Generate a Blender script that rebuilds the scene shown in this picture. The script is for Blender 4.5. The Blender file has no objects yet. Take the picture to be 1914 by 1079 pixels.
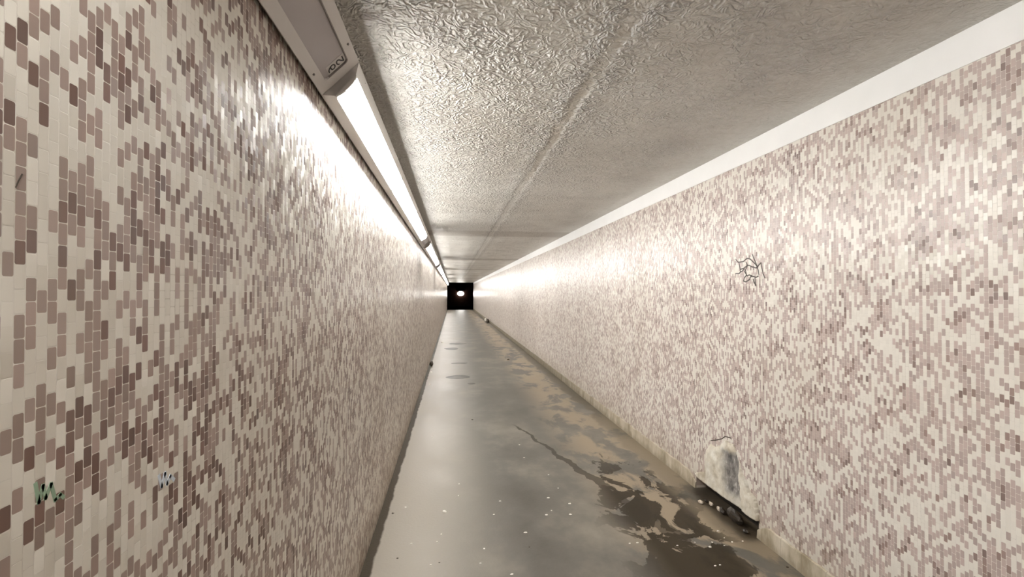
import bpy, bmesh, math, random
from mathutils import Vector, Matrix

C = bpy.context.scene.collection
sc = bpy.context.scene

# ------------------------------------------------------------ camera, world, exposure
EYE = 1.4014
F = 857.0
cam_d = bpy.data.cameras.new('camera')
cam_d.sensor_width = 36.0
cam_d.lens = F / 1914.0 * 36.0
cam_d.clip_start = 0.02
cam_d.clip_end = 300
cam = bpy.data.objects.new('camera', cam_d)
C.objects.link(cam)
cam.location = (0, 0, EYE)
cam.rotation_euler = (math.radians(90 + 0.5967), 0, math.radians(-7.38))
sc.camera = cam

world = bpy.data.worlds.new('night')
sc.world = world
world.use_nodes = True
world.node_tree.nodes['Background'].inputs[0].default_value = (0.30, 0.12, 0.08, 1)
world.node_tree.nodes['Background'].inputs[1].default_value = 0.0003

sc.view_settings.view_transform = 'Standard'
sc.view_settings.look = 'None'
sc.view_settings.gamma = 1
sc.view_settings.use_curve_mapping = False
sc.view_settings.exposure = 2.15
LAMP_STRENGTH = 11.0
LAMP_COLOR = (1.0, 0.985, 0.955, 1)

# ------------------------------------------------------------ tunnel dimensions (metres)
XL, XR = -0.455, 1.744
ZC = 2.3043
Y0, Y1 = -6.0, 39.0
TILE_W, TILE_H = 0.01337, 0.0262

# ------------------------------------------------------------ helpers
def obj(name, bm, mat, parent=None, smooth=False):
    me = bpy.data.meshes.new(name)
    bm.normal_update()
    bm.to_mesh(me)
    bm.free()
    if smooth:
        for p in me.polygons:
            p.use_smooth = True
    if mat:
        me.materials.append(mat)
    o = bpy.data.objects.new(name, me)
    C.objects.link(o)
    if parent:
        o.parent = parent
    return o

def tag(o, label=None, cat=None, group=None, kind=None):
    if label: o['label'] = label
    if cat: o['category'] = cat
    if group: o['group'] = group
    if kind: o['kind'] = kind
    return o

def box(bm, x0, x1, y0, y1, z0, z1):
    v = [bm.verts.new(p) for p in ((x0,y0,z0),(x1,y0,z0),(x1,y1,z0),(x0,y1,z0),
                                   (x0,y0,z1),(x1,y0,z1),(x1,y1,z1),(x0,y1,z1))]
    for f in ((0,3,2,1),(4,5,6,7),(0,1,5,4),(1,2,6,5),(2,3,7,6),(3,0,4,7)):
        bm.faces.new([v[i] for i in f])

def prism(bm, outline, a, b, fn):
    """outline: 2D points, extruded from a to b; fn(u, v, t) -> 3D point"""
    A = [bm.verts.new(fn(u, v, a)) for u, v in outline]
    B = [bm.verts.new(fn(u, v, b)) for u, v in outline]
    n = len(outline)
    for i in range(n):
        j = (i + 1) % n
        bm.faces.new((A[i], A[j], B[j], B[i]))
    bm.faces.new(A[::-1]); bm.faces.new(B)
    bmesh.ops.recalc_face_normals(bm, faces=bm.faces)

class NT:
    """small wrapper for building node materials"""
    def __init__(s, name):
        s.m = bpy.data.materials.new(name)
        s.m.use_nodes = True
        s.t = s.m.node_tree
        s.t.nodes.clear()
        s.out = s.t.nodes.new('ShaderNodeOutputMaterial')
        s.b = s.t.nodes.new('ShaderNodeBsdfPrincipled')
        s.t.links.new(s.b.outputs[0], s.out.inputs[0])
    def put(s, inp, v):
        if isinstance(v, bpy.types.NodeSocket):
            s.t.links.new(v, inp)
        elif v is not None:
            inp.default_value = v
    def M(s, op, a, b=None, c=None, clamp=False):
        n = s.t.nodes.new('ShaderNodeMath'); n.operation = op; n.use_clamp = clamp
        for i, v in enumerate((a, b, c)):
            s.put(n.inputs[i], v)
        return n.outputs[0]
    def smooth(s, v, a, b, lo=0.0, hi=1.0):
        n = s.t.nodes.new('ShaderNodeMapRange'); n.interpolation_type = 'SMOOTHSTEP'
        s.put(n.inputs[0], v); s.put(n.inputs[1], a); s.put(n.inputs[2], b)
        n.inputs[3].default_value = lo; n.inputs[4].default_value = hi
        return n.outputs[0]
    def pos(s):
        g = s.t.nodes.new('ShaderNodeNewGeometry')
        x = s.t.nodes.new('ShaderNodeSeparateXYZ')
        s.t.links.new(g.outputs['Position'], x.inputs[0])
        return g, x.outputs[0], x.outputs[1], x.outputs[2]
    def vec(s, a, b, c):
        n = s.t.nodes.new('ShaderNodeCombineXYZ')
        for i, v in enumerate((a, b, c)):
            s.put(n.inputs[i], v)
        return n.outputs[0]
    def noise(s, vec, scale, detail=2.0, rough=0.5, dist=0.0, out=0):
        n = s.t.nodes.new('ShaderNodeTexNoise')
        s.put(n.inputs['Vector'], vec); n.inputs['Scale'].default_value = scale
        n.inputs['Detail'].default_value = detail; n.inputs['Roughness'].default_value = rough
        n.inputs['Distortion'].default_value = dist
        return n.outputs[out]
    def white(s, vec, out='Value'):
        n = s.t.nodes.new('ShaderNodeTexWhiteNoise'); n.noise_dimensions = '3D'
        s.put(n.inputs['Vector'], vec)
        return n.outputs[out]
    def mix(s, f, a, b):
        n = s.t.nodes.new('ShaderNodeMix'); n.data_type = 'RGBA'
        s.put(n.inputs[0], f); s.put(n.inputs[6], a); s.put(n.inputs[7], b)
        return n.outputs[2]
    def ramp(s, f, stops, interp='LINEAR'):
        n = s.t.nodes.new('ShaderNodeValToRGB'); n.color_ramp.interpolation = interp
        e = n.color_ramp.elements
        while len(e) < len(stops): e.new(0.5)
        for i, (p, c) in enumerate(stops):
            e[i].position = p; e[i].color = (*c, 1)
        s.put(n.inputs[0], f)
        return n.outputs[0]
    def bump(s, h, strength, dist, normal=None):
        n = s.t.nodes.new('ShaderNodeBump')
        n.inputs['Strength'].default_value = strength
        n.inputs['Distance'].default_value = dist
        s.put(n.inputs['Height'], h)
        if normal is not None: s.put(n.inputs['Normal'], normal)
        return n.outputs[0]
    def col(s, v): s.put(s.b.inputs['Base Color'], v if isinstance(v, bpy.types.NodeSocket) else (*v, 1))
    def rgh(s, v): s.put(s.b.inputs['Roughness'], v)
    def nrm(s, v): s.put(s.b.inputs['Normal'], v)

def plain(name, col, rough=0.5, var=0.08, scale=30):
    n = NT(name)
    g, x, y, z = n.pos()
    k = n.noise(g.outputs['Position'], scale, 3)
    dk = tuple(c * (1 - var) for c in col); lt = tuple(min(1, c * (1 + var)) for c in col)
    n.col(n.ramp(k, [(0.3, dk), (0.7, lt)]))
    n.rgh(rough)
    return n.m

# ------------------------------------------------------------ materials
def tile_material(name, seed, cream, mid, dark, t_mid, t_dark):
    n = NT(name)
    g, x, y, z = n.pos()
    P = g.outputs['Position']
    cu = n.M('DIVIDE', n.M('SUBTRACT', y, 0.5556), TILE_W)
    col = n.M('FLOOR', cu)
    par = n.M('MULTIPLY', n.M('FLOORED_MODULO', col, 2.0), 0.5)
    rv = n.M('ADD', n.M('DIVIDE', n.M('SUBTRACT', z, 1.4709), TILE_H), par)
    row = n.M('FLOOR', rv)
    cell = n.vec(col, row, seed)
    rnd = n.white(cell)
    rnd2 = n.white(n.vec(col, row, seed + 7.3))
    # clusters: tiles were laid in loose drifts of one colour
    cv = n.vec(n.M('MULTIPLY', col, 0.5), row, seed * 3.1)
    cl = n.noise(cv, 0.27, 2.0, 0.6)
    v = n.M('ADD', rnd, n.M('MULTIPLY', n.M('SUBTRACT', cl, 0.5), 1.7))
    c1 = n.mix(rnd2, (*[q * 0.97 for q in cream], 1), (*cream, 1))
    midc = n.mix(rnd2, (*[q * 0.84 for q in mid], 1), (*[min(1, q * 1.12) for q in mid], 1))
    drkc = n.mix(rnd2, (*[q * 0.75 for q in dark], 1), (*[q * 1.25 for q in dark], 1))
    cc = n.mix(n.M('GREATER_THAN', v, t_mid), c1, midc)
    cc = n.mix(n.M('GREATER_THAN', v, t_dark), cc, drkc)
    # rounded tile outline
    fu = n.M('FRACT', cu); fv = n.M('FRACT', rv)
    pu = n.M('MULTIPLY', n.M('ABSOLUTE', n.M('SUBTRACT', fu, 0.5)), TILE_W)
    pv = n.M('MULTIPLY', n.M('ABSOLUTE', n.M('SUBTRACT', fv, 0.5)), TILE_H)
    R = 0.0022; G = 0.00055
    qu = n.M('MAXIMUM', n.M('SUBTRACT', pu, TILE_W / 2 - G - R), 0.0)
    qv = n.M('MAXIMUM', n.M('SUBTRACT', pv, TILE_H / 2 - G - R), 0.0)
    d = n.M('SUBTRACT', n.M('SQRT', n.M('ADD', n.M('MULTIPLY', qu, qu), n.M('MULTIPLY', qv, qv))), R)
    gm = n.smooth(d, -0.0002, 0.0003)
    grout_n = n.noise(P, 6.0, 3, 0.6)
    grout = n.ramp(grout_n, [(0.32, (0.62, 0.57, 0.50)), (0.55, (0.78, 0.745, 0.68))])
    cc = n.mix(gm, cc, grout)
    # dirt: soft drifts, more near the floor, and expansion joints every 5.8 m
    dn = n.noise(n.vec(x, y, n.M('MULTIPLY', z, 0.35)), 2.3, 5, 0.6)
    dirt = n.smooth(dn, 0.45, 0.8, 0.0, 0.22)
    low = n.M('MULTIPLY', n.smooth(n.M('ADD', z, n.M('MULTIPLY', n.M('SUBTRACT', dn, .5), .5)), 0.0, 0.35, 0.38, 0.0), 1.0)
    dirt = n.M('ADD', dirt, low, clamp=True)
    cc = n.mix(dirt, cc, (0.36, 0.29, 0.20, 1))
    jm = n.M('LESS_THAN', n.M('FLOORED_MODULO', n.M('SUBTRACT', y, 0.30), 5.8), 0.012)
    cc = n.mix(n.M('MULTIPLY', jm, 0.6), cc, (0.22, 0.17, 0.13, 1))
    n.col(cc)
    n.rgh(n.M('ADD', n.M('MULTIPLY', gm, 0.45), n.M('ADD', 0.25, n.M('MULTIPLY', dn, 0.14))))
    n.b.inputs['Specular IOR Level'].default_value = 0.8
    # each tile sits at a slightly different tilt
    rc = n.white(n.vec(col, row, seed + 2.1), 'Color')
    vm = n.t.nodes.new('ShaderNodeVectorMath'); vm.operation = 'SUBTRACT'
    n.put(vm.inputs[0], rc); vm.inputs[1].default_value = (0.5, 0.5, 0.5)
    vs = n.t.nodes.new('ShaderNodeVectorMath'); vs.operation = 'SCALE'
    n.put(vs.inputs[0], vm.outputs[0]); vs.inputs['Scale'].default_value = 0.12
    va = n.t.nodes.new('ShaderNodeVectorMath'); va.operation = 'ADD'
    n.put(va.inputs[0], g.outputs['Normal']); n.put(va.inputs[1], vs.outputs[0])
    vn = n.t.nodes.new('ShaderNodeVectorMath'); vn.operation = 'NORMALIZE'
    n.put(vn.inputs[0], va.outputs[0])
    n.nrm(n.bump(n.M('SUBTRACT', 1.0, gm), 0.35, 0.0006, vn.outputs[0]))
    return n.m

CREAM = (0.80, 0.76, 0.685)
MAT = {}
MAT['tile_l'] = tile_material('mosaic tiles cream and brown', 3.0, CREAM, (0.37, 0.275, 0.24), (0.175, 0.095, 0.075), 0.45, 0.86)
MAT['tile_r'] = tile_material('mosaic tiles cream and mauve', 11.0, CREAM, (0.52, 0.42, 0.385), (0.30, 0.215, 0.19), 0.43, 0.95)

def ceiling_material():
    n = NT('sprayed rough plaster')
    g, x, y, z = n.pos()
    P = g.outputs['Position']
    big = n.noise(P, 1.1, 4, 0.6)
    fine = n.noise(P, 26, 3, 0.6)
    c = n.ramp(n.M('ADD', n.M('MULTIPLY', big, 0.7), n.M('MULTIPLY', fine, 0.3)),
               [(0.36, (0.50, 0.47, 0.42)), (0.62, (0.66, 0.64, 0.59))])
    # smooth joint groove running along the tunnel
    wob = n.M('MULTIPLY', n.M('SUBTRACT', n.noise(P, 5, 4, 0.6), 0.5), 0.07)
    dj = n.M('ABSOLUTE', n.M('SUBTRACT', n.M('ADD', x, wob), 0.583))
    groove = n.M('MULTIPLY', n.smooth(dj, 0.012, 0.030, 1.0, 0.0), n.M('MULTIPLY', n.smooth(y, 2.4, 5.0, 1.0, 0.12), n.smooth(n.noise(P, 4, 3, 0.6), 0.40, 0.52, 0.15, 1.0)))
    lips = n.M('MULTIPLY', n.smooth(dj, 0.020, 0.045), n.smooth(dj, 0.05, 0.14, 1.0, 0.0))
    c = n.mix(n.M('MULTIPLY', groove, 0.5), c, (0.34, 0.29, 0.22, 1))
    # painted shade: darker bands across the ceiling, deepening the gaps between lights
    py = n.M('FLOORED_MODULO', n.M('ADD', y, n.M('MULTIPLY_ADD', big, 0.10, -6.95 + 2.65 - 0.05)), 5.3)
    band_dist = n.M('ABSOLUTE', n.M('SUBTRACT', py, 2.65))
    shade_band = n.M('MULTIPLY', n.smooth(band_dist, 0.22, 0.40, 1.0, 0.0), n.M('GREATER_THAN', y, 4.0))
    c = n.mix(n.M('MULTIPLY', shade_band, 0.75), c, (0.34, 0.30, 0.25, 1))
    n.col(c)
    n.rgh(0.38)
    n.b.inputs['Specular IOR Level'].default_value = 0.8
    n.b.inputs['Specular IOR Level'].default_value = 0.75
    # worm-like ridges
    def ridge(scale, dist, w):
        q = n.noise(P, scale, 1.5, 0.5, dist)
        return n.smooth(n.M('ABSOLUTE', n.M('SUBTRACT', q, 0.5)), 0.0, w, 1.0, 0.0)
    r1 = ridge(17, 1.3, 0.13)
    r2 = ridge(33, 0.8, 0.16)
    pits = n.noise(P, 55, 2, 0.6)
    h = n.M('ADD', n.M('MULTIPLY', r1, 0.8), n.M('ADD', n.M('MULTIPLY', r2, 0.45), n.M('MULTIPLY', pits, 0.5)))
    amp = n.M('ADD', n.smooth(n.noise(P, 3.5, 3, 0.5), 0.35, 0.65, 0.35, 1.0), n.M('MULTIPLY', lips, 0.9))
    edge = n.smooth(x, 1.35, 1.7, 1.0, 0.25)
    h = n.M('MULTIPLY', n.M('MULTIPLY', h, amp), n.M('MULTIPLY', edge, n.M('SUBTRACT', 1.0, n.M('MULTIPLY', groove, 0.7))))
    n.nrm(n.bump(h, 1.0, 0.012))
    return n.m
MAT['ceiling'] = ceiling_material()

def floor_material():
    n = NT('worn damp concrete')
    g, x, y, z = n.pos()
    P = g.outputs['Position']
    flat = n.vec(x, n.M('MULTIPLY', y, 0.75), 0.0)
    big = n.noise(flat, 1.6, 5, 0.62)
    c = n.ramp(big, [(0.32, (0.085, 0.078, 0.062)), (0.50, (0.14, 0.130, 0.110)), (0.68, (0.25, 0.225, 0.185))])
    # paler worn left side, tan silt along the right side
    left = n.smooth(n.M('ADD', x, n.M('MULTIPLY', n.M('SUBTRACT', big, 0.5), 0.5)), -0.25, 0.40, 0.8, 0.0)
    c = n.mix(left, c, (0.36, 0.315, 0.255, 1))
    n2 = n.noise(n.vec(x, n.M('MULTIPLY', y, 0.6), 4.0), 3.6, 5, 0.6, 0.4)
    silt = n.M('MULTIPLY', n.smooth(x, 0.85, 1.3), n.smooth(n2, 0.43, 0.53, 0.0, 0.9))
    c = n.mix(silt, c, (0.34, 0.27, 0.185, 1))
    # wet patches in the low right side, near the broken skirting
    n3 = n.noise(n.vec(x, n.M('MULTIPLY', y, 0.75), 9.0), 4.2, 5, 0.6, 0.5)
    reg = n.M('MULTIPLY', n.smooth(x, 0.80, 1.15), n.M('MULTIPLY', n.smooth(x, 1.45, 1.70, 1.0, 0.0), n.smooth(y, 3.0, 5.0, 1.0, 0.0)))
    near = n.smooth(y, 2.2, 3.6, 0.10, 0.0)
    wet = n.smooth(n.M('ADD', n3, near), n.M('SUBTRACT', 0.66, n.M('MULTIPLY', reg, 0.16)), n.M('SUBTRACT', 0.685, n.M('MULTIPLY', reg, 0.16)))
    # line of seeping water
    wobx = n.M('MULTIPLY', n.M('SUBTRACT', n.noise(P, 2.6, 4, 0.6), 0.5), 0.22)
    cx = n.M('MULTIPLY_ADD', n.M('SUBTRACT', 4.84, y), 0.262, 0.667)
    dd = n.M('ABSOLUTE', n.M('SUBTRACT', n.M('ADD', x, wobx), cx))
    wd = n.smooth(y, 2.2, 4.8, 0.060, 0.014)
    line = n.M('MULTIPLY', n.M('LESS_THAN', dd, wd), n.smooth(y, 4.75, 4.9, 1.0, 0.0))
    line = n.M('MULTIPLY', line, 0.75)
    w = n.M('MAXIMUM', n.M('MULTIPLY', wet, reg), line)
    c = n.mix(n.M('MULTIPLY', w, 0.94), c, (0.032, 0.024, 0.014, 1))
    # grime along the left wall and dark moss along the right skirting
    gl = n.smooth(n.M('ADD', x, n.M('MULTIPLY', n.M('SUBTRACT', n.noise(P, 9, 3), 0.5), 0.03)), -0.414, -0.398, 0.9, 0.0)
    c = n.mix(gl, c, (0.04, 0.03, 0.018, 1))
    dry = n.M('MAXIMUM', n.M('MULTIPLY', w, 0.8), gl)
    gr = n.M('MULTIPLY', n.smooth(n.M('ADD', x, n.M('MULTIPLY', n.M('SUBTRACT', n2, 0.5), 0.35)), 1.54, 1.62), n.smooth(y, 3.8, 6.0, 0.35, 0.95))
    c = n.mix(gr, c, (0.12, 0.10, 0.068, 1))
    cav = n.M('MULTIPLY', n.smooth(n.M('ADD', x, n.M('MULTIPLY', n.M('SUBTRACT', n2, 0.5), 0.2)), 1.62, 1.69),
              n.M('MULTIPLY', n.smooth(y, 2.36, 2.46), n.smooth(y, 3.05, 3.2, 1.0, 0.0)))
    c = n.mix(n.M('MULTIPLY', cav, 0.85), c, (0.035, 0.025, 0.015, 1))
    n.col(c)
    r = n.M('ADD', n.M('MULTIPLY', big, 0.30), 0.30)
    n.rgh(r)
    n.put(n.b.inputs['Specular IOR Level'], n.M('SUBTRACT', 0.5, n.M('MULTIPLY', dry, 0.5)))
    bmp = n.M('ADD', n.noise(P, 60, 4, 0.65), n.M('MULTIPLY', big, 1.5))
    n.nrm(n.bump(n.M('MULTIPLY', bmp, n.M('SUBTRACT', 1.0, n.M('MULTIPLY', w, 0.8))), 0.35, 0.003))
    return n.m
MAT['floor'] = floor_material()

def skirting_material():
    n = NT('grimy cement skirting')
    g, x, y, z = n.pos()
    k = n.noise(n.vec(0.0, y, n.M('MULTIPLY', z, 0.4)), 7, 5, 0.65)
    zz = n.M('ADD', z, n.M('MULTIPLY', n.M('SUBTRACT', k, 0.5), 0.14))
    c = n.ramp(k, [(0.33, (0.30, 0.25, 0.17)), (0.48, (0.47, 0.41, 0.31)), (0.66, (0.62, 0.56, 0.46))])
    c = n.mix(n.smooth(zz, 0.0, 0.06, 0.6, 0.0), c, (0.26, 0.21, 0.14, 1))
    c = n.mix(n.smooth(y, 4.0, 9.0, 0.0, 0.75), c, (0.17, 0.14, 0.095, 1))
    jm = n.M('LESS_THAN', n.M('FLOORED_MODULO', y, 0.15), 0.004)
    c = n.mix(n.M('MULTIPLY', jm, 0.45), c, (0.2, 0.16, 0.1, 1))
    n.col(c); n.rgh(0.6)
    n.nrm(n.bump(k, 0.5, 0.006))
    return n.m
MAT['skirting'] = skirting_material()

MAT['band'] = plain('white painted band', (0.93, 0.93, 0.92), 0.4, 0.02, 5)
MAT['housing'] = plain('white enamelled steel', (0.66, 0.63, 0.61), 0.35, 0.02, 8)
MAT['panel'] = plain('unlit frosted grey panel', (0.46, 0.425, 0.43), 0.45, 0.04, 4)
MAT['screw'] = plain('dull screw head', (0.20, 0.18, 0.17), 0.4)
MAT['ink'] = plain('black print', (0.03, 0.03, 0.03), 0.6)
MAT['sticker'] = plain('off white sticker', (0.62, 0.59, 0.57), 0.5, 0.02)
MAT['edge_shadow'] = plain('grey edge shadow', (0.30, 0.27, 0.26), 0.6)
MAT['bracket'] = plain('galvanised bracket', (0.32, 0.31, 0.30), 0.5)
MAT['marker'] = plain('black marker ink', (0.09, 0.075, 0.065), 0.5)
MAT['paper_and_glint'] = plain('pale paper and glint', (0.90, 0.87, 0.80), 0.7)
MAT['grit'] = plain('dark grit', (0.07, 0.055, 0.04), 0.8)
MAT['stone'] = plain('broken cement', (0.55, 0.47, 0.38), 0.8, 0.2, 90)
MAT['soil'] = plain('wet black soil', (0.035, 0.026, 0.018), 0.5, 0.3, 60)
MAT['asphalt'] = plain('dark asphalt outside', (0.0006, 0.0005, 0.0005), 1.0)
MAT['backdrop'] = plain('dark halo backdrop', (0.004, 0.002, 0.0015), 0.8, 0.25, 3)
for _m in ('asphalt', 'backdrop'):
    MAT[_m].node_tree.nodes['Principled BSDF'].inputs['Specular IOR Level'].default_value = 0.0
MAT['pole'] = plain('dark painted steel', (0.03, 0.03, 0.03), 0.5)

def emit(name, col, strength):
    n = NT(name)
    n.col((0.8, 0.8, 0.8))
    n.b.inputs['Emission Color'].default_value = col
    n.b.inputs['Emission Strength'].default_value = strength
    return n.m
MAT['lamp'] = emit('lit diffuser', LAMP_COLOR, LAMP_STRENGTH)
MAT['outlamp'] = emit('lit globe outside', (1.0, 0.97, 0.92, 1), 25.0)

def wetmat():
    n = NT('shallow water on concrete')
    g, x, y, z = n.pos()
    k = n.noise(g.outputs['Position'], 5, 4, 0.6)
    n.col(n.ramp(k, [(0.35, (0.07, 0.065, 0.055)), (0.62, (0.14, 0.13, 0.11))]))
    n.b.inputs['Specular IOR Level'].default_value = 0.2
    n.rgh(0.45)
    return n.m
MAT['puddle'] = wetmat()

# ------------------------------------------------------------ the tunnel shell
T = 0.25
b = bmesh.new(); box(b, XL - T, XR + T, Y0, Y1, -T, 0)
tag(obj('floor', b, MAT['floor']), kind='structure')
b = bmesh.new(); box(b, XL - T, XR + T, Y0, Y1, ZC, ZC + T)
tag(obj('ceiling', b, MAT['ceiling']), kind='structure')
b = bmesh.new(); box(b, XL - T, XL, Y0, Y1, 0, ZC)
tag(obj('wall_left', b, MAT['tile_l']), kind='structure')

# right wall with a broken-out cavity low down
HY0, HY1, HZ = 2.44, 3.12, 0.098
b = bmesh.new()
box(b, XR, XR + T, Y0, HY0, 0, ZC)
box(b, XR, XR + T, HY1, Y1, 0, ZC)
box(b, XR, XR + T, HY0, HY1, HZ, ZC)
bmesh.ops.remove_doubles(b, verts=b.verts, dist=1e-5)
tag(obj('wall_right', b, MAT['tile_r']), kind='structure')
b = bmesh.new(); box(b, XR + 0.075, XR + T, HY0, HY1, 0, HZ)
tag(obj('trim_3', b, MAT['soil']), kind='structure')

# skirting in two lengths with ragged broken ends
def skirt(name, ya, yb, rag_a, rag_b):
    b = bmesh.new()
    random.seed(int(abs(ya) * 10))
    step = 0.05
    n = int((yb - ya) / step)
    prev = None
    for i in range(n + 1):
        y = ya + (yb - ya) * i / n
        h = 0.098 + random.uniform(-0.004, 0.004)
        if rag_a and i < 2: h *= 0.45 + 0.3 * i
        if rag_b and i > n - 2: h *= 0.5 + 0.3 * (n - i)
        pr = 0.010 + random.uniform(-0.002, 0.002)
        pts = ((XR - pr - 0.004, 0), (XR - pr, h - 0.004), (XR - pr + 0.006, h), (XR + 0.0, h), (XR + 0.0, 0))
        ring = [b.verts.new((p[0], y, p[1])) for p in pts]
        if prev:
            for k in range(5):
                b.faces.new((prev[k], ring[k], ring[(k + 1) % 5], prev[(k + 1) % 5]))
        else:
            b.faces.new(ring)
        prev = ring
    b.faces.new(prev[::-1])
    bmesh.ops.recalc_face_normals(b, faces=b.faces)
    tag(obj(name, b, MAT['skirting']), kind='structure')
skirt('baseboard_right', HY1, Y1, True, False)
skirt('baseboard_right_near', Y0, HY0, False, True)

# painted band along the top of the right wall
b = bmesh.new(); box(b, XR - 0.004, XR, Y0, Y1, 2.1825, ZC)
tag(obj('trim_1', b, MAT['band']), kind='structure')

# ------------------------------------------------------------ corner strip lights
PX, PZ = -0.436, 2.067                    # lower edge of the sloping face
R2 = math.sqrt(0.5)
def loc(s, nn, y):                         # (along face, out of face, along tunnel)
    return Vector((R2 * (s + nn), y, R2 * (s - nn)))

def rounded_rect(s0, s1, y0, y1, r, n=5):
    pts = []
    for cx, cy, a0 in ((s1 - r, y1 - r, 0), (s0 + r, y1 - r, 90), (s0 + r, y0 + r, 180), (s1 - r, y0 + r, 270)):
        for k in range(n + 1):
            a = math.radians(a0 + 90 * k / n)
            pts.append((cx + r * math.cos(a), cy + r * math.sin(a)))
    return pts

def slab(bm, s0, s1, y0, y1, r, n0, n1, bev):
    """rounded slab on the sloping face, from n0 to n1 (out of the face)"""
    rings = []
    for ins, h in ((0, n0), (0, n1 - bev), (bev * 0.3, n1 - bev * 0.3), (bev, n1)):
        o = rounded_rect(s0 + ins, s1 - ins, y0 + ins, y1 - ins, max(r - ins, 0.002))
        rings.append([bm.verts.new(loc(s, h, y)) for s, y in o])
    m = len(rings[0])
    for A, B in zip(rings, rings[1:]):
        for i in range(m):
            bm.faces.new((A[i], A[(i + 1) % m], B[(i + 1) % m], B[i]))
    bm.faces.new(rings[-1]); bm.faces.new(rings[0][::-1])
    bmesh.ops.recalc_face_normals(bm, faces=bm.faces)

def lens(bm, s0, s1, y0, y1, r):
    """bulging diffuser: curved across, rounded at its corners"""
    def n_of(s):
        t = (s - s0) / (s1 - s0); w = s1 - s0
        h00 = 2*t**3 - 3*t*t + 1; h10 = t**3 - 2*t*t + t; h01 = -2*t**3 + 3*t*t; h11 = t**3 - t*t
        return h00 * 0.0300 + h10 * w * -0.06 + h01 * 0.0240 + h11 * w * -1.25
    K = 14
    top = []; 
    for k in range(K + 1):
        s = s0 + (s1 - s0) * k / K
        e = min(s - s0, s1 - s)
        c = r - math.sqrt(max(0, r * r - (r - e) ** 2)) if e < r else 0.0
        top.append([bm.verts.new(loc(s, n_of(s), y)) for y in (y0 + c, y1 - c)])
    bot = []
    for k in range(K + 1):
        bot.append([bm.verts.new(v.co + loc(0, -0.004, 0)) for v in top[k]])
    for k in range(K):
        bm.faces.new((top[k][0], top[k + 1][0], top[k + 1][1], top[k][1]))
        bm.faces.new((bot[k][0], bot[k][1], bot[k + 1][1], bot[k + 1][0]))
        for e in (0, 1):
            bm.faces.new((top[k][e], bot[k][e], bot[k + 1][e], top[k + 1][e]))
    for k in (0, K):
        bm.faces.new((top[k][0], top[k][1], bot[k][1], bot[k][0]))
    bmesh.ops.recalc_face_normals(bm, faces=bm.faces)

FACE = 0.170
BODY = [(0.002, 0.0), (0.0312, 0.0290), (0.0325, 0.0296), (0.1297, 0.0236), (0.1312, 0.0230), (0.168, 0.0), (0.170, -0.004), (0.170, -0.014), (0.163, -0.014), (0.160, -0.125),
        (0.118, -0.125), (0.045, -0.052), (0.012, -0.014), (0.0, -0.012), (0.0, -0.004)]

def screws(root, L, nb=0.0):
    for y in (0.13, L - 0.13):
        for s in (0.014, 0.157):
            b = bmesh.new()
            ring0 = [b.verts.new(loc(s + 0.0042 * math.cos(a), nb, y + 0.0042 * math.sin(a))) for a in [k * math.pi / 4 for k in range(8)]]
            ring1 = [b.verts.new(loc(s + 0.0030 * math.cos(a), nb + 0.004, y + 0.0030 * math.sin(a))) for a in [k * math.pi / 4 for k in range(8)]]
            for i in range(8):
                b.faces.new((ring0[i], ring0[(i + 1) % 8], ring1[(i + 1) % 8], ring1[i]))
            b.faces.new(ring1)
            bmesh.ops.recalc_face_normals(b, faces=b.faces)
            obj('screw', b, MAT['screw'], root)

def brackets(root, L):
    for y in (0.25, L - 0.25):
        b = bmesh.new()
        # plate from the back of the housing to the ceiling
        x1 = R2 * (0.150 - 0.110); z1 = R2 * (0.150 + 0.110)
        box(b, x1 - 0.004, x1 + 0.012, y - 0.02, y + 0.02, z1 - 0.01, ZC - PZ)
        obj('bracket', b, MAT['bracket'], root)

def make_lit(L):
    root = bpy.data.objects.new('strip_light', None); C.objects.link(root)
    b = bmesh.new(); prism(b, BODY, 0, L, lambda u, v, t: loc(u, v, t)); obj('housing', b, MAT['housing'], root)
    for ya, yb in ((0.0, 0.010), (L - 0.010, L)):      # end plates that close the diffuser
        b = bmesh.new()
        prism(b, [(0.030, 0.0), (0.030, 0.030), (0.045, 0.0345), (0.065, 0.0375), (0.085, 0.0385), (0.105, 0.037), (0.120, 0.0325), (0.132, 0.0245), (0.134, 0.0)], ya, yb, lambda u, v, t: loc(u, v, t))
        obj('end_plate', b, MAT['housing'], root)
    b = bmesh.new(); lens(b, 0.0318, 0.1302, 0.012, L - 0.012, 0.014)
    obj('diffuser', b, MAT['lamp'], root)
    screws(root, L, 0.0025); brackets(root, L)
    return root

def tube_pts(b, pts, w, h, fn):
    """flat stroke of width w following 2D pts, on a surface given by fn(u,v,n)"""
    for (a, c) in zip(pts, pts[1:]):
        d = Vector((c[0] - a[0], c[1] - a[1])); l = d.length
        if l < 1e-6: continue
        d /= l; p = Vector((-d.y, d.x)) * w / 2; e = d * w * 0.35
        q = [(a[0] - e.x + p.x, a[1] - e.y + p.y), (c[0] + e.x + p.x, c[1] + e.y + p.y), (c[0] + e.x - p.x, c[1] + e.y - p.y), (a[0] - e.x - p.x, a[1] - e.y - p.y)]
        lo = [b.verts.new(fn(u, v, 0)) for u, v in q]; hi = [b.verts.new(fn(u, v, h)) for u, v in q]
        b.faces.new(hi); b.faces.new(lo[::-1])
        for i in range(4):
            b.faces.new((lo[i], lo[(i + 1) % 4], hi[(i + 1) % 4], hi[i]))
    bmesh.ops.recalc_face_normals(b, faces=b.faces)

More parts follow.
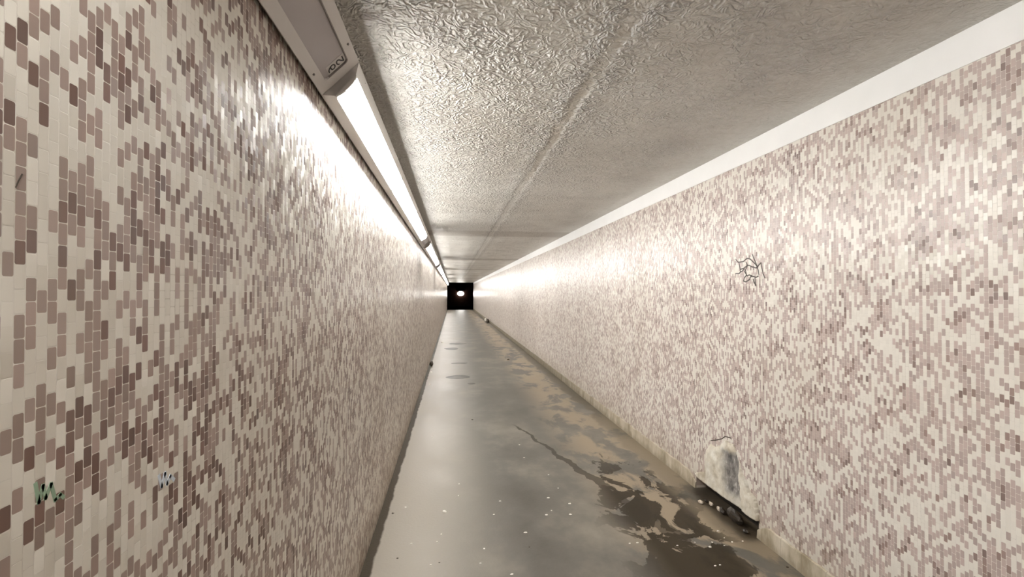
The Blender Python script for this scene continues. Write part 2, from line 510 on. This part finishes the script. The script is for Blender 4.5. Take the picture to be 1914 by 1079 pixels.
def make_unlit(L):
    root = bpy.data.objects.new('unlit_light', None); C.objects.link(root)
    # face frame around a recessed panel
    b = bmesh.new()
    back = [(u, min(v, -0.010)) for u, v in BODY if v < 0.011]
    prism(b, back, 0, L, lambda u, v, t: loc(u, v, t))
    s0, s1, y0, y1 = 0.036, 0.137, 0.055, L - 0.050
    inner = rounded_rect(s0, s1, y0, y1, 0.014)
    m = len(inner)
    def outer(i):
        q, k = divmod(i, 6)
        cs = ((FACE, L), (0, L), (0, 0), (FACE, 0))[q]
        return cs
    it = [b.verts.new(loc(s, 0.0, y)) for s, y in inner]
    ib = [b.verts.new(loc(s, -0.0099, y)) for s, y in inner]
    oc = [b.verts.new(loc(s, 0, y)) for s, y in ((FACE, L), (0, L), (0, 0), (FACE, 0))]
    ob_ = [b.verts.new(loc(s, -0.0099, y)) for s, y in ((FACE, L), (0, L), (0, 0), (FACE, 0))]
    for i in range(m):
        j = (i + 1) % m
        b.faces.new((it[i], it[j], ib[j], ib[i]))
        q = i // 6
        if j // 6 == q: b.faces.new((it[i], it[j], oc[q]))
        else: b.faces.new((it[i], it[j], oc[(q + 1) % 4], oc[q]))
    for q in range(4):
        b.faces.new((oc[q], oc[(q + 1) % 4], ob_[(q + 1) % 4], ob_[q]))
    bmesh.ops.recalc_face_normals(b, faces=b.faces)
    obj('housing', b, MAT['housing'], root)
    b = bmesh.new(); slab(b, s0 + 0.001, s1 - 0.001, y0 + 0.001, y1 - 0.001, 0.013, -0.0097, -0.006, 0.001)
    obj('panel', b, MAT['panel'], root)
    b = bmesh.new()   # dark strip standing for the shadow line along the recess edge
    tube_pts(b, [(s1 - 0.001, y0 + 0.02), (s1 - 0.001, y1 - 0.012), (s1 - 0.012, y1 - 0.001), (s0 + 0.018, y1 - 0.001)], 0.004, 0.002, lambda u, v, h: loc(u, -0.0062 + h * 3, v))
    obj('edge_shadow', b, MAT['edge_shadow'], root)
    screws(root, L); brackets(root, L)
    return root, (s0, s1, y0, y1)

PERIOD, LIT0, GAP, LM = 5.30, 1.605, 0.98, 1.44
lit_proto = make_lit(LM - 0.004)
unlit_proto, PAN = make_unlit(GAP - 0.004)

def copy_tree(o):
    c = o.copy(); C.objects.link(c)
    for ch in o.children:
        k = ch.copy(); C.objects.link(k); k.parent = c
        for g2 in ch.children:
            d = g2.copy(); C.objects.link(d); d.parent = k
    return c

ORD = ['nearest', 'second', 'third', 'fourth', 'fifth', 'sixth', 'seventh', 'eighth', 'ninth', 'tenth', 'eleventh', 'twelfth',
       'thirteenth', 'fourteenth', 'fifteenth', 'sixteenth', 'seventeenth', 'eighteenth', 'nineteenth', 'twentieth',
       'twenty-first', 'twenty-second', 'twenty-third', 'twenty-fourth']
nl = nu = 0
gk = -1
first_l = first_u = True
while True:
    base = LIT0 + PERIOD * gk
    # blank housing ahead of each lit run
    if gk >= 0 and base < Y1 - 0.2:
        o = unlit_proto if first_u else copy_tree(unlit_proto); first_u = False
        o.location = (PX, base - GAP + 0.002, PZ)
        nu += 1
        tag(o, ('unlit grey panel light in the top left corner, nearest one, with a number sticker' if nu == 1 else
                'unlit blank section between the lit strips, %s one from the viewer' % ORD[nu - 1]), 'light', 'unlit sections of the corner light strip')
    if base > Y1 - 1.5: break
    for i in range(3):
        y = base + i * LM
        if y < -5.5 or y + LM > Y1 + 0.1: continue
        o = lit_proto if first_l else copy_tree(lit_proto); first_l = False
        o.location = (PX, y, PZ)
        if gk < 0:
            tag(o, 'glowing white strip light behind the viewer, above the left wall', 'light', 'lit strip lights behind the viewer')
        else:
            nl += 1
            tag(o, ('brightest and nearest glowing strip light in the upper left corner' if nl == 1 else
                    'glowing strip light between left wall and ceiling, %s one from the viewer' % ORD[nl - 1]), 'light', 'glowing strip lights along the left wall')
    gk += 1

# number sticker on the nearest unlit panel (a part of it)
s0, s1, y0, y1 = PAN
b = bmesh.new()
pts = rounded_rect(s0 + 0.022, s1 - 0.005, y1 - 0.050, y1 - 0.005, 0.004, 5)
A = [b.verts.new(loc(s, -0.0060, y)) for s, y in pts]; B = [b.verts.new(loc(s, -0.0052, y)) for s, y in pts]
for i in range(len(pts)):
    j = (i + 1) % len(pts); b.faces.new((A[i], A[j], B[j], B[i]))
b.faces.new(B); b.faces.new(A[::-1])
bmesh.ops.recalc_face_normals(b, faces=b.faces)
stk = obj('sticker', b, MAT['sticker'], unlit_proto)
fi = lambda u, v, h: loc(u, -0.0051 + h, v)
def glyph(pts, ox, oy, w, hgt):
    return [(ox + p[0] * w, oy + p[1] * hgt) for p in pts]
b = bmesh.new()
six = [(0.0, 0.95), (0.05, 0.55), (0.25, 0.25), (0.45, 0.12), (0.70, 0.05), (0.92, 0.22), (1.0, 0.5), (0.92, 0.80), (0.72, 0.95), (0.5, 0.85), (0.40, 0.6), (0.40, 0.35), (0.48, 0.14)]
tube_pts(b, glyph(six, s0 + 0.026, y1 - 0.040, 0.028, 0.026), 0.0042, 0.0006, fi)
two = [(0.25, 0.98), (0.08, 0.80), (0.0, 0.50), (0.08, 0.18), (0.25, 0.05), (0.45, 0.18), (0.70, 0.60), (1.0, 0.98), (1.0, 0.50), (1.0, 0.02)]
tube_pts(b, glyph(two, s0 + 0.062, y1 - 0.040, 0.026, 0.026), 0.0042, 0.0006, fi)
num = obj('number', b, MAT['ink'], stk)

# ------------------------------------------------------------ graffiti on the right wall
# strokes in wall coordinates (y along the wall, z up)
GR = [
 [(2.643,1.611),(2.622,1.594),(2.596,1.592),(2.568,1.594),(2.540,1.607),(2.530,1.610),(2.503,1.603),(2.470,1.580),(2.440,1.556)],
 [(2.484,1.629),(2.474,1.610),(2.462,1.590),(2.444,1.560),(2.434,1.535),(2.428,1.510)],
 [(2.612,1.590),(2.603,1.560),(2.598,1.530),(2.610,1.523),(2.646,1.524)],
 [(2.594,1.548),(2.565,1.552),(2.530,1.568),(2.510,1.566),(2.482,1.555),(2.450,1.548),(2.416,1.572),(2.408,1.575),(2.402,1.545),(2.390,1.510),(2.377,1.488)],
 [(2.543,1.588),(2.530,1.568),(2.548,1.540),(2.540,1.510),(2.560,1.495),(2.568,1.475),(2.545,1.470),(2.510,1.484),(2.500,1.500),(2.475,1.500),(2.452,1.494),(2.432,1.500)],
 [(2.560,1.535),(2.535,1.505),(2.515,1.510),(2.490,1.505)],
 [(2.462,1.494),(2.460,1.470),(2.455,1.445),(2.472,1.470),(2.478,1.484)],
 [(2.600,1.530),(2.580,1.536),(2.560,1.548)],
]
b = bmesh.new()
for st in GR:
    tube_pts(b, st, 0.0070, 0.0008, lambda u, v, h: Vector((XR - h, u, v)))
tag(obj('graffiti_scribble', b, MAT['marker']), 'black marker scribble on the mosaic of the right wall', 'graffiti')

MAT['green_paint'] = plain('faded green paint', (0.30, 0.42, 0.30), 0.6)
MAT['blue_paint'] = plain('pale blue paint', (0.68, 0.75, 0.84), 0.6)
on_left = lambda u, v, h: Vector((XL + h, u, v))
b = bmesh.new()
tube_pts(b, [(0.5698, 1.1915), (0.574, 1.1691), (0.5791, 1.1859), (0.5827, 1.17), (0.5895, 1.1834), (0.5955, 1.1625), (0.602, 1.1659), (0.6065, 1.1608)], 0.0045, 0.0005, on_left)
tag(obj('paint_smear', b, MAT['green_paint']), 'faded green paint smear low on the left wall near the viewer', 'paint smear')
b = bmesh.new()
tube_pts(b, [(0.7848, 1.1157), (0.7917, 1.0962), (0.7996, 1.1141), (0.8053, 1.0948), (0.8137, 1.1043), (0.8239, 1.0942)], 0.0060, 0.0005, on_left)
tag(obj('paint_smear', b, MAT['blue_paint']), 'pale blue paint smear low on the left wall, right of the green one', 'paint smear')
b = bmesh.new()
tube_pts(b, [(0.5429, 1.5128), (0.5458, 1.5202), (0.55, 1.5281)], 0.0014, 0.0005, on_left)
tag(obj('scratch_mark', b, MAT['grit']), 'short dark scratch on a tile at the far left edge of the view', 'scratch')

# ------------------------------------------------------------ mortar repair above the cavity
def mortar():
    n = NT('crumbling mortar')
    g, x, y, z = n.pos()
    P = g.outputs['Position']
    k = n.noise(P, 9, 5, 0.65)
    c = n.ramp(k, [(0.34, (0.46, 0.40, 0.30)), (0.5, (0.66, 0.61, 0.51)), (0.66, (0.78, 0.75, 0.67))])
    dep = n.M('SUBTRACT', XR, x)
    grey = n.noise(n.vec(x, y, n.M('MULTIPLY', z, 0.5)), 40, 4, 0.7)
    bare = n.ramp(grey, [(0.36, (0.10, 0.095, 0.09)), (0.60, (0.30, 0.28, 0.26)), (0.72, (0.60, 0.58, 0.54))])
    # where the plaster has fallen away the core is grey aggregate
    t = n.M('SUBTRACT', y, n.M('MULTIPLY_ADD', z, 0.17, 2.56))
    ed = n.M('MULTIPLY', n.M('SUBTRACT', n.noise(P, 25, 3, 0.6), 0.5), 0.05)
    t = n.M('ADD', t, ed)
    hol = n.M('MULTIPLY', n.M('MULTIPLY', n.smooth(t, -0.004, 0.010), n.smooth(t, 0.09, 0.20, 1.0, 0.0)),
              n.M('MULTIPLY', n.smooth(n.M('ADD', z, ed), 0.38, 0.42, 1.0, 0.0), n.smooth(z, 0.12, 0.18, 0.2, 1.0)))
    c = n.mix(hol, c, bare)
    n.col(c); n.rgh(0.75)
    n.nrm(n.bump(n.noise(P, 60, 4, 0.7), 0.6, 0.004))
    return n.m
out = [(3.10, 0.098), (3.10, 0.115), (2.985, 0.165), (2.965, 0.33), (2.93, 0.375), (2.83, 0.40), (2.74, 0.462), (2.675, 0.465), (2.63, 0.40), (2.585, 0.33), (2.52, 0.25), (2.455, 0.205), (2.435, 0.16), (2.43, 0.098)]
def inside(y, z):
    r = False; n = len(out)
    for i in range(n):
        (a, c), (d, e) = out[i], out[(i + 1) % n]
        if (c > z) != (e > z) and y < (d - a) * (z - c) / (e - c) + a: r = not r
    return r
def edist(y, z):
    m = 9; n = len(out)
    for i in range(n - 1):
        a = Vector(out[i]); c = Vector(out[i + 1]); p = Vector((y, z)); d = c - a
        t = max(0, min(1, (p - a).dot(d) / max(d.length_squared, 1e-9)))
        m = min(m, (p - a - d * t).length)
    return m
from mathutils import noise as mn
b = bmesh.new()
NY, NZ = 100, 56
grid = {}
for i in range(NY + 1):
    for j in range(NZ + 1):
        y = 2.42 + 0.69 * i / NY; z = 0.0981 + 0.38 * j / NZ
        wy = 0.018 * mn.noise(Vector((y * 14, z * 14, 5))); wz = 0.018 * mn.noise(Vector((y * 14, z * 14, 9)))
        if inside(y + wy, max(0.0985, z + wz)):
            e = edist(y, z)
            h = 0.002 + 0.012 * min(1, e / 0.04) ** 0.6
            t = y - (2.56 + 0.17 * z + 0.008 * mn.noise(Vector((z * 25, 3, 0))))          # steep edge on the near side, gentle on the far side
            fz = max(0, min(1, (0.42 - z) / 0.05)) * max(0.0, min(1, (z - 0.13) / 0.06))
            if t > 0: hol = math.exp(-(t / 0.11) ** 2)
            else: hol = math.exp(-(t / 0.012) ** 2)
            h = h + (0.016 * max(0, min(1, (0.40 - z) / 0.1))) * (1 - hol) - 0.018 * hol * fz
            h += 0.004 * mn.noise(Vector((y * 30, z * 22, 0)))
            h = max(h, 0.0015)
            grid[i, j] = b.verts.new((XR - h, y, z))
for i in range(NY):
    for j in range(NZ):
        q = [grid.get(k) for k in ((i, j), (i + 1, j), (i + 1, j + 1), (i, j + 1))]
        if all(q): b.faces.new(q)
bmesh.ops.recalc_face_normals(b, faces=b.faces)
edges = [e for e in b.edges if e.is_boundary]
r = bmesh.ops.extrude_edge_only(b, edges=edges)
for v in r['geom']:
    if isinstance(v, bmesh.types.BMVert): v.co.x = XR
bmesh.ops.recalc_face_normals(b, faces=b.faces)
tag(obj('mortar_patch', b, mortar(), smooth=True), 'crumbling cream and grey mortar patch low on the right wall above the broken skirting', 'plaster patch')

# thin crack line above the patch
b = bmesh.new()
tube_pts(b, [(2.93, 0.398), (2.86, 0.425), (2.80, 0.452), (2.765, 0.478), (2.70, 0.487)], 0.006, 0.0012, lambda u, v, h: Vector((XR - h, u, v)))
tag(obj('wall_crack', b, MAT['grit']), 'thin dark crack in the right wall just above the mortar patch', 'crack')

# ------------------------------------------------------------ rubble at the broken skirting
def rock(name, mat, x, y, sx, sy, sz, seed, label, cat, group=None):
    random.seed(seed)
    b = bmesh.new()
    bmesh.ops.create_icosphere(b, subdivisions=2, radius=1)
    for v in b.verts:
        d = 1 + 0.35 * mn.noise(v.co * 1.7 + Vector((seed, 0, 0)))
        v.co = Vector((v.co.x * sx * d, v.co.y * sy * d, v.co.z * sz * d))
    zmin = min(v.co.z for v in b.verts)
    for v in b.verts: v.co.z -= zmin
    o = obj(name, b, mat)
    o.location = (x, y, 0); 
    tag(o, label, cat, group)
    return o
LUMPS = [
 ('stone', 1.640, 2.88, .016, .02, .011, 'pinkish cement chip on the floor, farthest chip in front of the cavity'),
 ('stone', 1.690, 2.84, .010, .02, .014, 'pale upright cement chip standing in the mouth of the cavity'),
 ('stone', 1.700, 2.77, .009, .02, .014, 'pale cement chip beside the black soil lump, nearest chip'),
]
for i, (m, x, y, a, c, d, lab) in enumerate(LUMPS):
    rock('cement_chip', MAT[m], x, y, a, c, d, i + 1, lab, 'rubble', 'cement chips by the broken skirting')
SOIL = [
 (1.712, 2.62, .028, .075, .034, 'largest lump of black soil spilling from the cavity under the mortar patch'),
 (1.690, 2.90, .010, .014, .008, 'small black soil crumb beside the pinkish cement chip'),
 (1.700, 2.50, .015, .022, .012, 'black soil crumb at the near end of the cavity'),
 (1.702, 2.73, .018, .030, .020, 'black soil lump between the pale chips and the largest lump'),
]
for i, (x, y, a, c, d, lab) in enumerate(SOIL):
    rock('soil_lump', MAT['soil'], x, y, a, c, d, i + 31, lab, 'rubble', 'soil lumps by the broken skirting')

# ------------------------------------------------------------ litter specks on the floor, some standing in for glints on water
LIT = [(-0.052, 2.982, 0.0138), (-0.303, 3.078, 0.0065), (0.049, 3.405, 0.0057), (0.042, 3.209, 0.0047), (0.320, 3.090, 0.0065), (0.261, 2.909, 0.0043), (0.735, 3.486, 0.0059), (0.753, 3.239, 0.0061), (0.652, 3.096, 0.0065), (0.775, 2.992, 0.0069), (0.634, 2.912, 0.0061), (0.589, 2.860, 0.0066), (0.741, 2.847, 0.0066), (0.424, 2.666, 0.0067), (0.174, 2.528, 0.0053), (-0.227, 2.629, 0.0055), (-0.063, 2.711, 0.0046), (-0.085, 2.633, 0.0044), (-0.110, 2.415, 0.0041), (0.295, 2.281, 0.0053), (0.986, 2.477, 0.0042), (0.145, 2.396, 0.0040), (1.553, 2.538, 0.0075), (1.450, 2.428, 0.0056), (1.412, 2.384, 0.0070), (1.562, 2.416, 0.0061), (1.627, 2.417, 0.0041), (1.545, 2.462, 0.0036), (1.499, 2.389, 0.0035), (1.240, 2.422, 0.0041), (1.354, 2.441, 0.0041), (1.030, 2.477, 0.0052), (1.340, 2.218, 0.0051), (1.369, 2.221, 0.0047), (0.613, 4.206, 0.0080), (0.605, 3.874, 0.0073), (-0.292, 13.192, 0.0360), (-0.380, 8.271, 0.0208), (-0.340, 7.159, 0.0150), (-0.195, 4.566, 0.0077)]
DRK = [(-0.376, 3.006, 0.0063), (-0.287, 2.496, 0.0052), (0.421, 2.512, 0.0042), (-0.067, 2.429, 0.0036), (1.699, 2.158, 0.0063), (0.219, 5.106, 0.0107), (1.162, 9.587, 0.0322)]
def scrap(name, mat, x, y, sz, seed, label, cat, group):
    random.seed(seed)
    b = bmesh.new()
    n = 7
    ang = sorted(random.uniform(0, 2 * math.pi) for _ in range(n))
    ang = [2 * math.pi * k / n + random.uniform(-.3, .3) for k in range(n)]
    el = random.uniform(0.9, 1.8)
    pts = [(sz * el * math.cos(a) * random.uniform(.7, 1.1), sz * math.sin(a) * random.uniform(.7, 1.1)) for a in ang]
    lo = [b.verts.new((p[0], p[1], 0.0)) for p in pts]
    hi = [b.verts.new((p[0] * .8, p[1] * .8, sz * random.uniform(.25, .6))) for p in pts]
    for i in range(n):
        b.faces.new((lo[i], lo[(i + 1) % n], hi[(i + 1) % n], hi[i]))
    b.faces.new(hi); b.faces.new(lo[::-1])
    bmesh.ops.recalc_face_normals(b, faces=b.faces)
    o = obj(name, b, mat); o.location = (x, y, 0)
    return tag(o, label, cat, group)
for i, (x, y, s) in enumerate(LIT):
    if i == 0:
        lab = 'largest white paper scrap, left of centre on the concrete floor'
    else:
        side = ('in the damp right side, where specks also stand for water glints' if x > 1.1 else 'right of centre' if x > 0.5 else 'near the middle' if x > 0.1 else 'near the left wall')
        far = ('closest to the viewer' if y < 2.55 else 'a little ahead of the viewer' if y < 3.2 else 'farther along' if y < 6 else 'far down the tunnel')
        lab = 'tiny pale litter speck %s, %s' % (side, far)
    scrap('scrap_glint', MAT['paper_and_glint'], x, y, s, i + 5, lab, 'litter', 'pale litter specks, ' + lab if i else 'white paper scraps')
for i, (x, y, s) in enumerate(DRK):
    lab = 'tiny dark crumb of grit on the concrete, %s' % ('close to the left wall' if x < -0.2 else 'on the right side' if x > 0.9 else 'in the pale left half' if x < 0.1 else 'in the grey middle')
    scrap('grit_crumb', MAT['grit'], x, y, s, i + 90, lab, 'grit', 'dark grit crumbs, ' + lab)

# ------------------------------------------------------------ puddles
def puddle(x, y, rx, ry, seed, label):
    b = bmesh.new()
    n = 40
    lo, hi = [], []
    for k in range(n):
        a = 2 * math.pi * k / n
        r = 1 + 0.30 * mn.noise(Vector((math.cos(a) * 1.3 + seed, math.sin(a) * 1.3, seed)))
        lo.append(b.verts.new((rx * r * math.cos(a), ry * r * math.sin(a), 0.0)))
        hi.append(b.verts.new((rx * r * math.cos(a) * .97, ry * r * math.sin(a) * .97, 0.0012)))
    for i in range(n):
        b.faces.new((lo[i], lo[(i + 1) % n], hi[(i + 1) % n], hi[i]))
    b.faces.new(hi); b.faces.new(lo[::-1])
    bmesh.ops.recalc_face_normals(b, faces=b.faces)
    o = obj('puddle', b, MAT['puddle']); o.location = (x, y, 0)
    tag(o, label, 'puddle', 'small puddles in the middle of the floor')
puddle(0.10, 7.74, .20, .17, 1, 'largest oval dark puddle, nearest of those down the middle')
puddle(0.29, 7.15, .055, .05, 2, 'tiny puddle just right of the largest oval puddle')
puddle(0.14, 9.25, .17, .10, 3, 'thin faint puddle between the nearest and the darkest oval')
puddle(-0.02, 11.70, .19, .22, 4, 'darkest narrow puddle near the left side, halfway to the far puddles')
puddle(0.13, 12.85, .24, .22, 5, 'wide faint puddle just beyond the darkest one')

# litter heap at the foot of the right wall far away
rock('rubbish_bag', MAT['grit'], 1.665, 21.9, .06, .22, .10, 77, 'dark rubbish at the foot of the right wall, far down the tunnel', 'rubbish')
rock('rubbish_bag', MAT['paper_and_glint'], 1.60, 22.5, .05, .12, .09, 78, 'pale crumpled rubbish beside the dark one, far down the tunnel', 'rubbish')
# small dark lump and white scrap at the foot of the left wall
rock('debris_lump', MAT['grit'], -0.40, 8.95, .035, .07, .05, 79, 'small dark debris lump at the foot of the left wall', 'rubbish')

# ------------------------------------------------------------ outside the far end
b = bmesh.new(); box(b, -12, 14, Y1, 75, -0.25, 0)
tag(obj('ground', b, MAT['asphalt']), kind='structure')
b = bmesh.new(); box(b, -12, 14, 52.0, 52.4, 0, 5.5)  # added wall behind the lamp, there to catch its halo
tag(obj('halo_backdrop', b, MAT['backdrop']), 'dark wall added beyond the far mouth of the tunnel to carry the lamp halo', 'wall')
# wall lamp: back plate, oval glass, hood
lamp = bpy.data.objects.new('wall_lamp', None); C.objects.link(lamp); lamp.location = (0.90, 52.0, 1.37)
tag(lamp, 'bright round lamp shining in the dark beyond the end of the tunnel', 'lamp')
b = bmesh.new()
bmesh.ops.create_uvsphere(b, u_segments=24, v_segments=14, radius=1)
for v in b.verts: v.co = Vector((v.co.x * .36, v.co.y * .16 - 0.14, v.co.z * .24))
obj('globe', b, MAT['outlamp'], lamp, smooth=True)
b = bmesh.new(); box(b, -.16, .16, -.06, 0.0, -.12, .12)
obj('back_plate', b, MAT['pole'], lamp)
b = bmesh.new()
prism(b, [(-.40, .26), (.40, .26), (.30, .34), (-.30, .34)], -0.36, 0.0, lambda u, v, t: Vector((u, t, v)))
obj('hood', b, MAT['pole'], lamp)
